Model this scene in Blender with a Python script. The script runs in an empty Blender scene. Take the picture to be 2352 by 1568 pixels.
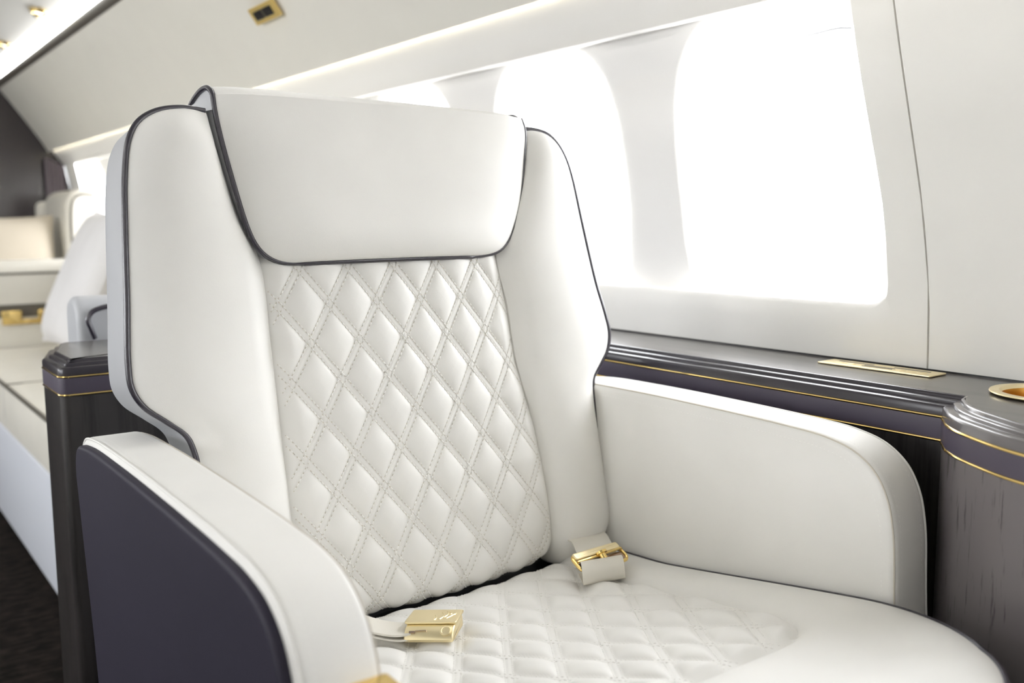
import bpy, bmesh, math, random
from mathutils import Vector, Matrix
random.seed(7)
PI = math.pi
sc = bpy.context.scene
COL = sc.collection

# ------------------------------------------------------------------ camera
cam_d = bpy.data.cameras.new('camera')
cam = bpy.data.objects.new('camera', cam_d)
COL.objects.link(cam)
cam_d.sensor_width = 36.0
cam_d.lens = 36.0 * 2200.0 / 2352.0
cam_d.clip_start = 0.02
R3 = Matrix(((0.80806, 0.07796, -0.58390),
             (-0.58908, 0.09704, -0.80227),
             (-0.00589, 0.99222, 0.12434)))
cam.matrix_world = Matrix.Translation((0, 0, 0.88)) @ R3.to_4x4()
cam_d.dof.use_dof = True
cam_d.dof.focus_distance = 1.08
cam_d.dof.aperture_fstop = 4.2
sc.camera = cam

# ------------------------------------------------------------------ world, exposure
world = bpy.data.worlds.new('overcast_sky')
sc.world = world
world.use_nodes = True
bg = world.node_tree.nodes['Background']
bg.inputs['Color'].default_value = (0.96, 0.98, 1.0, 1)
bg.inputs['Strength'].default_value = 1.0
# even overcast sky above the horizon, pale apron below it
wn = world.node_tree
wtc = wn.nodes.new('ShaderNodeTexCoord')
wsep = wn.nodes.new('ShaderNodeSeparateXYZ')
wr = wn.nodes.new('ShaderNodeMapRange')
wr.inputs['From Min'].default_value = -0.04
wr.inputs['From Max'].default_value = 0.04
wmix = wn.nodes.new('ShaderNodeMix'); wmix.data_type = 'RGBA'
wmix.inputs['A'].default_value = (6.2, 6.2, 6.2, 1)
wmix.inputs['B'].default_value = (9.6, 9.8, 10.1, 1)
wn.links.new(wtc.outputs['Generated'], wsep.inputs[0])
wn.links.new(wsep.outputs['Z'], wr.inputs['Value'])
wn.links.new(wr.outputs[0], wmix.inputs['Factor'])
wn.links.new(wmix.outputs['Result'], bg.inputs['Color'])
sc.view_settings.view_transform = 'Standard'
sc.view_settings.look = 'None'
sc.view_settings.gamma = 1.0
sc.view_settings.use_curve_mapping = False
sc.view_settings.exposure = 0.50
sc.cycles.use_denoising = True
sc.cycles.max_bounces = 12
sc.cycles.diffuse_bounces = 8
sc.cycles.transparent_max_bounces = 12
sc.cycles.sample_clamp_indirect = 8.0

# ------------------------------------------------------------------ materials
def new_mat(name):
    m = bpy.data.materials.new(name)
    m.use_nodes = True
    nt = m.node_tree
    return m, nt, nt.nodes['Principled BSDF']

def simple(name, col, rough=0.5, metal=0.0, coat=0.0, spec=0.5):
    m, nt, b = new_mat(name)
    b.inputs['Base Color'].default_value = (*col, 1)
    b.inputs['Roughness'].default_value = rough
    b.inputs['Metallic'].default_value = metal
    b.inputs['Coat Weight'].default_value = coat
    b.inputs['Coat Roughness'].default_value = 0.12
    b.inputs['Specular IOR Level'].default_value = spec
    return m

def leather(name, col, rough=0.45, grain=900.0, bump=0.12, var=0.03, spec=0.5):
    m, nt, b = new_mat(name)
    tc = nt.nodes.new('ShaderNodeTexCoord')
    n1 = nt.nodes.new('ShaderNodeTexNoise')
    n1.inputs['Scale'].default_value = grain
    n1.inputs['Detail'].default_value = 3
    n2 = nt.nodes.new('ShaderNodeTexNoise')
    n2.inputs['Scale'].default_value = 9.0
    n2.inputs['Detail'].default_value = 2
    nt.links.new(tc.outputs['Object'], n1.inputs['Vector'])
    nt.links.new(tc.outputs['Object'], n2.inputs['Vector'])
    ramp = nt.nodes.new('ShaderNodeValToRGB')
    ramp.color_ramp.elements[0].position = 0.3
    ramp.color_ramp.elements[1].position = 0.7
    ramp.color_ramp.elements[0].color = (*[c * (1 - var) for c in col], 1)
    ramp.color_ramp.elements[1].color = (*[min(1, c * (1 + var)) for c in col], 1)
    nt.links.new(n2.outputs['Fac'], ramp.inputs['Fac'])
    nt.links.new(ramp.outputs['Color'], b.inputs['Base Color'])
    bp = nt.nodes.new('ShaderNodeBump')
    bp.inputs['Strength'].default_value = bump
    bp.inputs['Distance'].default_value = 0.0006
    nt.links.new(n1.outputs['Fac'], bp.inputs['Height'])
    nt.links.new(bp.outputs['Normal'], b.inputs['Normal'])
    b.inputs['Roughness'].default_value = rough
    b.inputs['Specular IOR Level'].default_value = spec
    return m

def wood(name, c0, c1, rough, coat, axis_scale, spec=0.5, flecks=False):
    m, nt, b = new_mat(name)
    tc = nt.nodes.new('ShaderNodeTexCoord')
    mp = nt.nodes.new('ShaderNodeMapping')
    mp.inputs['Scale'].default_value = axis_scale
    n1 = nt.nodes.new('ShaderNodeTexNoise')
    n1.inputs['Scale'].default_value = 6.0
    n1.inputs['Detail'].default_value = 6
    n1.inputs['Roughness'].default_value = 0.65
    nt.links.new(tc.outputs['Object'], mp.inputs['Vector'])
    nt.links.new(mp.outputs['Vector'], n1.inputs['Vector'])
    ramp = nt.nodes.new('ShaderNodeValToRGB')
    ramp.color_ramp.elements[0].position = 0.36 if flecks else 0.36
    ramp.color_ramp.elements[1].position = 0.43 if flecks else 0.52
    ramp.color_ramp.elements[0].color = (*c0, 1)
    ramp.color_ramp.elements[1].color = (*c1, 1)
    nt.links.new(n1.outputs['Fac'], ramp.inputs['Fac'])
    nt.links.new(ramp.outputs['Color'], b.inputs['Base Color'])
    bp = nt.nodes.new('ShaderNodeBump')
    bp.inputs['Strength'].default_value = 0.08
    bp.inputs['Distance'].default_value = 0.001
    nt.links.new(n1.outputs['Fac'], bp.inputs['Height'])
    nt.links.new(bp.outputs['Normal'], b.inputs['Normal'])
    b.inputs['Roughness'].default_value = rough
    b.inputs['Coat Weight'].default_value = coat
    b.inputs['Coat Roughness'].default_value = 0.15
    b.inputs['Specular IOR Level'].default_value = spec
    return m

def emitter(name, col, strength):
    m = bpy.data.materials.new(name)
    m.use_nodes = True
    nt = m.node_tree
    nt.nodes.clear()
    o = nt.nodes.new('ShaderNodeOutputMaterial')
    e = nt.nodes.new('ShaderNodeEmission')
    e.inputs['Color'].default_value = (*col, 1)
    e.inputs['Strength'].default_value = strength
    nt.links.new(e.outputs['Emission'], o.inputs['Surface'])
    return m

def glass_pane(name):
    m = bpy.data.materials.new(name)
    m.use_nodes = True
    nt = m.node_tree
    nt.nodes.clear()
    o = nt.nodes.new('ShaderNodeOutputMaterial')
    mix = nt.nodes.new('ShaderNodeMixShader')
    tr = nt.nodes.new('ShaderNodeBsdfTransparent')
    gl = nt.nodes.new('ShaderNodeBsdfGlossy')
    gl.inputs['Roughness'].default_value = 0.02
    lw = nt.nodes.new('ShaderNodeLayerWeight')
    pw = nt.nodes.new('ShaderNodeMath'); pw.operation = 'POWER'; pw.inputs[1].default_value = 4.0
    mu = nt.nodes.new('ShaderNodeMath'); mu.operation = 'MULTIPLY_ADD'; mu.inputs[1].default_value = 0.5; mu.inputs[2].default_value = 0.04
    nt.links.new(lw.outputs['Facing'], pw.inputs[0])
    nt.links.new(pw.outputs[0], mu.inputs[0])
    nt.links.new(mu.outputs[0], mix.inputs['Fac'])
    nt.links.new(tr.outputs['BSDF'], mix.inputs[1])
    nt.links.new(gl.outputs['BSDF'], mix.inputs[2])
    nt.links.new(mix.outputs['Shader'], o.inputs['Surface'])
    return m

def carpet_mat(name):
    m, nt, b = new_mat(name)
    tc = nt.nodes.new('ShaderNodeTexCoord')
    mp = nt.nodes.new('ShaderNodeMapping')
    mp.inputs['Scale'].default_value = (1.0, 2.2, 1.0)
    n = nt.nodes.new('ShaderNodeTexNoise')
    n.inputs['Scale'].default_value = 26.0
    n.inputs['Detail'].default_value = 5
    nt.links.new(tc.outputs['Object'], mp.inputs['Vector'])
    nt.links.new(mp.outputs['Vector'], n.inputs['Vector'])
    r = nt.nodes.new('ShaderNodeValToRGB')
    r.color_ramp.elements[0].position = 0.38
    r.color_ramp.elements[1].position = 0.68
    r.color_ramp.elements[0].color = (0.004, 0.003, 0.002, 1)
    r.color_ramp.elements[1].color = (0.022, 0.016, 0.013, 1)
    nt.links.new(n.outputs['Fac'], r.inputs['Fac'])
    nt.links.new(r.outputs['Color'], b.inputs['Base Color'])
    b.inputs['Roughness'].default_value = 0.95
    b.inputs['Specular IOR Level'].default_value = 0.1
    n2 = nt.nodes.new('ShaderNodeTexNoise')
    n2.inputs['Scale'].default_value = 500
    nt.links.new(tc.outputs['Object'], n2.inputs['Vector'])
    bp = nt.nodes.new('ShaderNodeBump')
    bp.inputs['Strength'].default_value = 0.6
    bp.inputs['Distance'].default_value = 0.003
    nt.links.new(n2.outputs['Fac'], bp.inputs['Height'])
    nt.links.new(bp.outputs['Normal'], b.inputs['Normal'])
    return m

M = dict(
    cream=leather('cream_leather', (0.795, 0.785, 0.758), 0.52),
    cream_side=leather('greyed_cream_leather', (0.43, 0.44, 0.46), 0.45),  # cream leather toned greyer and darker, mainly for side faces
    thread=simple('cream_thread', (0.84, 0.83, 0.80), 0.6),
    navy=leather('navy_leather', (0.026, 0.023, 0.038), 0.55, spec=0.22),
    piping=leather('dark_piping_leather', (0.026, 0.022, 0.034), 0.27, bump=0.2, spec=0.9),
    gold=simple('polished_gold', (0.90, 0.66, 0.25), 0.16, 1.0),
    gold_satin=simple('satin_gold', (0.95, 0.82, 0.52), 0.36, 1.0),
    gold_brushed=simple('brushed_gold_plate', (0.66, 0.49, 0.17), 0.45, 0.35),
    gold_deep=simple('deep_gold_liner', (0.62, 0.33, 0.07), 0.3, 1.0),
    bronze=simple('bronze_metal', (0.42, 0.32, 0.26), 0.35, 1.0),
    wood_dark=wood('dark_stained_wood', (0.012, 0.010, 0.010), (0.030, 0.026, 0.026), 0.36, 0.35, (14, 14, 0.7)),
    wood_top=wood('wood_top_lit', (0.036, 0.031, 0.028), (0.062, 0.054, 0.050), 0.36, 0.5, (7, 0.5, 7)),  # dark wood with the windows' reflection put into a paler base
    wood_lit=wood('flecked_wood_lit', (0.062, 0.055, 0.056), (0.150, 0.134, 0.138), 0.34, 0.3, (26, 26, 2.2), flecks=True),  # flecked dark wood; light on the rounded end put into a paler base
    lacquer_lit=simple('violet_lacquer_lit', (0.125, 0.115, 0.118), 0.24, 0.0, 0.6),  # ledge lacquer paled for the rounded end, its light put into the colour
    lacquer=simple('dark_violet_lacquer', (0.028, 0.024, 0.031), 0.27, 0.0, 0.1),
    band=leather('dark_violet_leather', (0.070, 0.058, 0.085), 0.42, spec=0.5),
    wall=leather('cream_wall_leather', (0.87, 0.86, 0.83), 0.5, 700, 0.08, 0.012),
    recess=simple('white_window_surround', (0.85, 0.84, 0.825), 0.5),
    valance=simple('white_valance', (0.78, 0.77, 0.745), 0.5),
    ceil=leather('cream_ceiling_leather', (0.76, 0.745, 0.685), 0.5, 600, 0.08, 0.012),
    ceil_grey=simple('pale_ceiling', (0.50, 0.50, 0.48), 0.5),
    trim_dark=simple('dark_bronze_trim', (0.12, 0.105, 0.085), 0.35, 0.3),
    black=simple('black_plastic', (0.012, 0.012, 0.013), 0.35),
    bulkhead=simple('dark_bulkhead', (0.028, 0.023, 0.024), 0.25, 0, 0.4),
    curtain=simple('dark_curtain', (0.20, 0.17, 0.19), 0.7),
    carpet=carpet_mat('brown_black_carpet'),
    pane=glass_pane('window_glass'),
    strap=leather('cream_webbing', (0.74, 0.71, 0.64), 0.6, 1500, 0.3),
    beige=leather('beige_fabric', (0.52, 0.465, 0.375), 0.85, 700, 0.3),
    white_fab=leather('white_fabric', (0.70, 0.69, 0.69), 0.8, 700, 0.25),
    sofa_leather=leather('sofa_cream_leather', (0.70, 0.675, 0.605), 0.45),
    sofa_base=simple('sofa_base_panel', (0.76, 0.79, 0.86), 0.35, 0, 0.2),
    sofa_pipe=simple('taupe_piping', (0.10, 0.088, 0.07), 0.5),
    led=emitter('ceiling_light_strip', (1.0, 0.985, 0.965), 6.8),
    led_cove=emitter('cove_led', (1.0, 0.93, 0.78), 16.0),
    hole=simple('stitch_hole', (0.60, 0.56, 0.49), 0.9),
    spot=emitter('spot_lens', (1.0, 0.90, 0.72), 6.0),
)

# ------------------------------------------------------------------ mesh helpers
def link_mesh(name, verts, faces, mat, parent=None, smooth=True, recalc=True):
    me = bpy.data.meshes.new(name)
    bm = bmesh.new()
    vs = [bm.verts.new(v) for v in verts]
    for f in faces:
        try:
            bm.faces.new([vs[i] for i in f])
        except ValueError:
            pass
    if recalc:
        bmesh.ops.recalc_face_normals(bm, faces=bm.faces)
    for f in bm.faces:
        f.smooth = smooth
    if smooth:
        for e in bm.edges:
            if len(e.link_faces) == 2 and e.calc_face_angle(0.0) > 0.7:
                e.smooth = False
    bm.to_mesh(me)
    bm.free()
    me.materials.append(mat)
    o = bpy.data.objects.new(name, me)
    COL.objects.link(o)
    if parent is not None:
        o.parent = parent
    return o

def empty(name, label, cat, group=None, kind=None):
    o = bpy.data.objects.new(name, None)
    o.empty_display_size = 0.05
    COL.objects.link(o)
    tag(o, label, cat, group, kind)
    return o

def tag(o, label=None, cat=None, group=None, kind=None):
    if label: o['label'] = label
    if cat: o['category'] = cat
    if group: o['group'] = group
    if kind: o['kind'] = kind
    return o

class MB:
    """collects shapes into one mesh"""
    def __init__(s): s.v, s.f = [], []
    def add(s, verts, faces):
        b = len(s.v); s.v += [tuple(p) for p in verts]; s.f += [tuple(i + b for i in f) for f in faces]
    def build(s, name, mat, parent=None, smooth=True): return link_mesh(name, s.v, s.f, mat, parent, smooth)

def grid_faces(nu, nv, wrap_u=False):
    f = []
    for i in range(nu if wrap_u else nu - 1):
        for j in range(nv - 1):
            a = i * nv + j; b = ((i + 1) % nu) * nv + j
            f.append((a, b, b + 1, a + 1))
    return f

def catmull(pts, n=8, closed=False):
    P = [Vector(p) for p in pts]
    out = []
    N = len(P)
    segs = N if closed else N - 1
    for i in range(segs):
        p1, p2 = P[i], P[(i + 1) % N]
        p0 = P[i - 1] if (closed or i > 0) else p1 * 2 - p2
        p3 = P[(i + 2) % N] if (closed or i + 2 < N) else p2 * 2 - p1
        d01 = max((p1 - p0).length, 1e-9) ** 0.5
        d12 = max((p2 - p1).length, 1e-9) ** 0.5
        d23 = max((p3 - p2).length, 1e-9) ** 0.5
        m1 = ((p1 - p0) / d01 - (p2 - p0) / (d01 + d12) + (p2 - p1) / d12) * d12
        m2 = ((p2 - p1) / d12 - (p3 - p1) / (d12 + d23) + (p3 - p2) / d23) * d12
        for k in range(n):
            t = k / n
            t2, t3 = t * t, t * t * t
            out.append(p1 * (2 * t3 - 3 * t2 + 1) + m1 * (t3 - 2 * t2 + t) + p2 * (-2 * t3 + 3 * t2) + m2 * (t3 - t2))
    if not closed: out.append(P[-1].copy())
    return out

def resample(pts, n):
    P = [Vector(p) for p in pts]
    L = [0.0]
    for a, b in zip(P, P[1:]): L.append(L[-1] + (b - a).length)
    out = []; j = 0
    for k in range(n):
        s = L[-1] * k / (n - 1)
        while j < len(P) - 2 and L[j + 1] < s: j += 1
        d = L[j + 1] - L[j]
        out.append(P[j].lerp(P[j + 1], (s - L[j]) / d if d > 1e-12 else 0))
    return out

def tube_geo(pts, r, seg=8, closed=False, caps=True, rfun=None):
    P = [Vector(p) for p in pts]
    N = len(P)
    V, F = [], []
    up = None
    for i in range(N):
        if closed: t = P[(i + 1) % N] - P[i - 1]
        else: t = P[min(i + 1, N - 1)] - P[max(i - 1, 0)]
        t.normalize()
        if up is None:
            up = Vector((0, 0, 1)) if abs(t.z) < 0.9 else Vector((1, 0, 0))
        u = (up - t * up.dot(t))
        if u.length < 1e-6: u = t.orthogonal()
        u.normalize(); up = u
        w = t.cross(u)
        rr = r if rfun is None else rfun(i / (N - 1)) * r
        for k in range(seg):
            a = 2 * PI * k / seg
            V.append(P[i] + u * (rr * math.cos(a)) + w * (rr * math.sin(a)))
    for i in range(N if closed else N - 1):
        for k in range(seg):
            a = i * seg + k; b = i * seg + (k + 1) % seg
            c = ((i + 1) % N) * seg + (k + 1) % seg; d = ((i + 1) % N) * seg + k
            F.append((a, b, c, d))
    if caps and not closed:
        F.append(tuple(range(seg))); F.append(tuple(range((N - 1) * seg, N * seg)))
    return V, F

def tube(name, pts, r, mat, parent=None, seg=8, closed=False, rfun=None):
    V, F = tube_geo(pts, r, seg, closed, True, rfun)
    return link_mesh(name, V, F, mat, parent)

def inset2(poly, d):
    """offset a closed ccw/cw polygon inward by d (2-D)"""
    N = len(poly)
    A = 0
    for i in range(N):
        x0, y0 = poly[i]; x1, y1 = poly[(i + 1) % N]
        A += x0 * y1 - x1 * y0
    s = 1 if A > 0 else -1
    out = []
    for i in range(N):
        x0, y0 = poly[i - 1]; x1, y1 = poly[i]; x2, y2 = poly[(i + 1) % N]
        e1 = Vector((x1 - x0, y1 - y0)); e2 = Vector((x2 - x1, y2 - y1))
        if e1.length < 1e-9 or e2.length < 1e-9:
            e1 = e2 = Vector((x2 - x0, y2 - y0))
        e1.normalize(); e2.normalize()
        n1 = Vector((-e1.y, e1.x)) * s; n2 = Vector((-e2.y, e2.x)) * s
        n = n1 + n2
        if n.length < 1e-6: n = n1
        n.normalize()
        c = max(0.5, n.dot(n1))
        out.append((x1 + n.x * d / c, y1 + n.y * d / c))
    return out

def slab_geo(poly, to3d, w0, w1, bev0, bev1=None, segs=4):
    """closed outline extruded from w0 to w1 with rounded rims"""
    if bev1 is None: bev1 = bev0
    sgn = 1 if w1 > w0 else -1
    rings = []
    if bev0 > 0:
        rings.append((bev0 + 0.002, w0))
        for k in range(segs + 1):
            a = PI / 2 * k / segs
            rings.append((bev0 * (1 - math.sin(a)), w0 + sgn * bev0 * (1 - math.cos(a))))
    else: rings.append((0, w0))
    if bev1 > 0:
        for k in range(segs + 1):
            a = PI / 2 * k / segs
            rings.append((bev1 * (1 - math.cos(a)), w1 - sgn * bev1 * (1 - math.sin(a))))
        rings.append((bev1 + 0.002, w1))
    else: rings.append((0, w1))
    N = len(poly)
    V, F = [], []
    for d, w in rings:
        p = inset2(poly, d) if d > 1e-7 else poly
        V += [to3d(x, y, w) for x, y in p]
    for r in range(len(rings) - 1):
        for i in range(N):
            a = r * N + i; b = r * N + (i + 1) % N
            F.append((a, b, b + N, a + N))
    F.append(tuple(range(N))[::-1])
    F.append(tuple(range((len(rings) - 1) * N, len(rings) * N)))
    return V, F

def slab(name, poly, to3d, w0, w1, bev0, mat, parent=None, bev1=None, segs=4, smooth=True):
    V, F = slab_geo(poly, to3d, w0, w1, bev0, bev1, segs)
    return link_mesh(name, V, F, mat, parent, smooth)

def rrect(x0, y0, x1, y1, r, n=5):
    pts = []
    for cx, cy, a0 in ((x1 - r, y1 - r, 0), (x0 + r, y1 - r, PI / 2), (x0 + r, y0 + r, PI), (x1 - r, y0 + r, 1.5 * PI)):
        for k in range(n + 1):
            a = a0 + PI / 2 * k / n
            pts.append((cx + r * math.cos(a), cy + r * math.sin(a)))
    return pts

def box_geo(x0, y0, z0, x1, y1, z1, bev=0.004, r=None):
    r = bev if r is None else r
    return slab_geo(rrect(x0, y0, x1, y1, max(r, 0.0005)), lambda x, y, w: Vector((x, y, w)), z0, z1, bev)

def box(name, x0, y0, z0, x1, y1, z1, mat, parent=None, bev=0.004, r=None):
    V, F = box_geo(x0, y0, z0, x1, y1, z1, bev, r)
    return link_mesh(name, V, F, mat, parent)

def stitches(mb, pts, nrm, pitch=0.0052, ln=0.0036, w=0.0011, h=0.0007, lift=0.0004, holes=None):
    """little thread dashes along a polyline; nrm(p) gives the surface normal"""
    P = [Vector(p) for p in pts]
    L = [0.0]
    for a, b in zip(P, P[1:]): L.append(L[-1] + (b - a).length)
    if L[-1] < pitch: return
    n = int(L[-1] / pitch); j = 0
    for k in range(n):
        s = (k + 0.5) * pitch
        while j < len(P) - 2 and L[j + 1] < s: j += 1
        d = L[j + 1] - L[j]
        c = P[j].lerp(P[j + 1], (s - L[j]) / d if d > 1e-12 else 0)
        t = (P[j + 1] - P[j]).normalized()
        nn = nrm(c)
        nn = (nn - t * nn.dot(t)).normalized()
        u = t.cross(nn)
        if holes is not None:
            for e in (-1, 1):
                hc = c + t * (e * pitch * 0.46 * 0.96) + nn * 0.0003
                holes.add([hc - t * .0005 - u * .0006, hc + t * .0005 - u * .0006, hc + t * .0005 + u * .0006, hc - t * .0005 + u * .0006], [(0, 1, 2, 3)])
        c = c + nn * lift
        V = [c - t * (ln / 2) - nn * h, c - t * (ln * 0.3) - u * (w / 2) + nn * (h * 0.3), c - t * (ln * 0.3) + u * (w / 2) + nn * (h * 0.3),
             c - t * (ln * 0.25) + nn * h, c + t * (ln * 0.25) + nn * h,
             c + t * (ln * 0.3) - u * (w / 2) + nn * (h * 0.3), c + t * (ln * 0.3) + u * (w / 2) + nn * (h * 0.3), c + t * (ln / 2) - nn * h]
        F = [(0, 1, 3), (0, 3, 2), (1, 5, 4, 3), (3, 4, 6, 2), (7, 4, 5), (7, 6, 4), (0, 2, 6, 7), (0, 7, 5, 1)]
        mb.add(V, F)

def lathe_geo(profile, axis_o, axis_d, seg=24):
    """profile of (radius, height) turned around an axis"""
    d = Vector(axis_d).normalized(); u = d.orthogonal().normalized(); w = d.cross(u)
    o = Vector(axis_o)
    V, F = [], []
    for r, h in profile:
        for k in range(seg):
            a = 2 * PI * k / seg
            V.append(o + d * h + u * (r * math.cos(a)) + w * (r * math.sin(a)))
    for i in range(len(profile) - 1):
        for k in range(seg):
            a = i * seg + k; b = i * seg + (k + 1) % seg
            F.append((a, b, b + seg, a + seg))
    return V, F

def smoothstep(a, b, x):
    t = min(1, max(0, (x - a) / (b - a)))
    return t * t * (3 - 2 * t)

# ================================================================== CABIN SHELL
Y_FAR, Y_NEAR = 5.22, -1.7
CXM = -0.10                                   # cabin centre line
WP = [(0.60, 1.114), (0.69, 1.114), (0.774, 1.110), (0.90, 1.097), (1.014, 1.078), (1.145, 1.056), (1.175, 1.050)]
def wall_x(z):
    for (z0, x0), (z1, x1) in zip(WP, WP[1:]):
        if z <= z1 or z1 == WP[-1][0]:
            return x0 + (x1 - x0) * (z - z0) / (z1 - z0)
def mir(x, side): return x if side > 0 else 2 * CXM - x

floor = link_mesh('floor', [(-1.35, Y_NEAR, 0), (1.15, Y_NEAR, 0), (1.15, Y_FAR, 0), (-1.35, Y_FAR, 0),
                            (-1.35, Y_NEAR, -.02), (1.15, Y_NEAR, -.02), (1.15, Y_FAR, -.02), (-1.35, Y_FAR, -.02)],
                  [(0, 1, 2, 3), (7, 6, 5, 4), (0, 4, 5, 1), (1, 5, 6, 2), (2, 6, 7, 3), (3, 7, 4, 0)], M['carpet'], smooth=False)
tag(floor, 'dark brown mottled carpet of the aisle', kind='structure')

def strip(name, prof, y0, y1, mat, parent=None, ny=2, thick=None, side=1):
    """profile of (x, z) swept along the cabin from y0 to y1, given thickness outward"""
    n = len(prof)
    P = [(mir(x, side), z) for x, z in prof]
    V, F = [], []
    if thick:
        out = []
        for i in range(n):
            a = Vector(P[max(i - 1, 0)]); b = Vector(P[min(i + 1, n - 1)])
            t = (b - a).normalized(); nn = Vector((t.y, -t.x)) * (1 if side > 0 else -1)
            out.append((P[i][0] + nn.x * thick, P[i][1] + nn.y * thick))
        ring = P + out[::-1]
    else: ring = P
    m = len(ring)
    for k in range(ny):
        y = y0 + (y1 - y0) * k / (ny - 1)
        V += [(x, y, z) for x, z in ring]
    for k in range(ny - 1):
        for i in range(m if thick else m - 1):
            a = k * m + i; b = k * m + (i + 1) % m
            F.append((a, b, b + m, a + m))
    if thick:
        F.append(tuple(range(m))); F.append(tuple(range((ny - 1) * m, ny * m)))
    return link_mesh(name, V, F, mat, parent)

Z_LIP, Z_HI = 0.770, 1.166
PITCH, WC0 = 0.49, 0.912
def lowprof(z1, n=6): return [(wall_x(0.56 + (z1 - 0.56) * k / n), 0.56 + (z1 - 0.56) * k / n) for k in range(n + 1)]

def recess_front(name, y_end, y_far, side, parent):
    """cream wall leather round a long window recess; y_end is its rounded near end, tilting with the wall"""
    r = 0.030
    # opening outline near end, from the sill up to the top
    arc = []
    for k in range(9):
        a = PI * 1.5 - PI / 2 * k / 8
        arc.append((y_end + r + r * math.cos(a), Z_LIP + r + r * math.sin(a)))
    edge = [(y_far, Z_LIP)] + arc + [(y_end + 0.035 * smoothstep(0.80, 1.18, z), z) for z in (0.85, 0.9, 0.95, 1.0, 1.05, 1.1, 1.15, 1.185)]
    return edge

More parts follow.
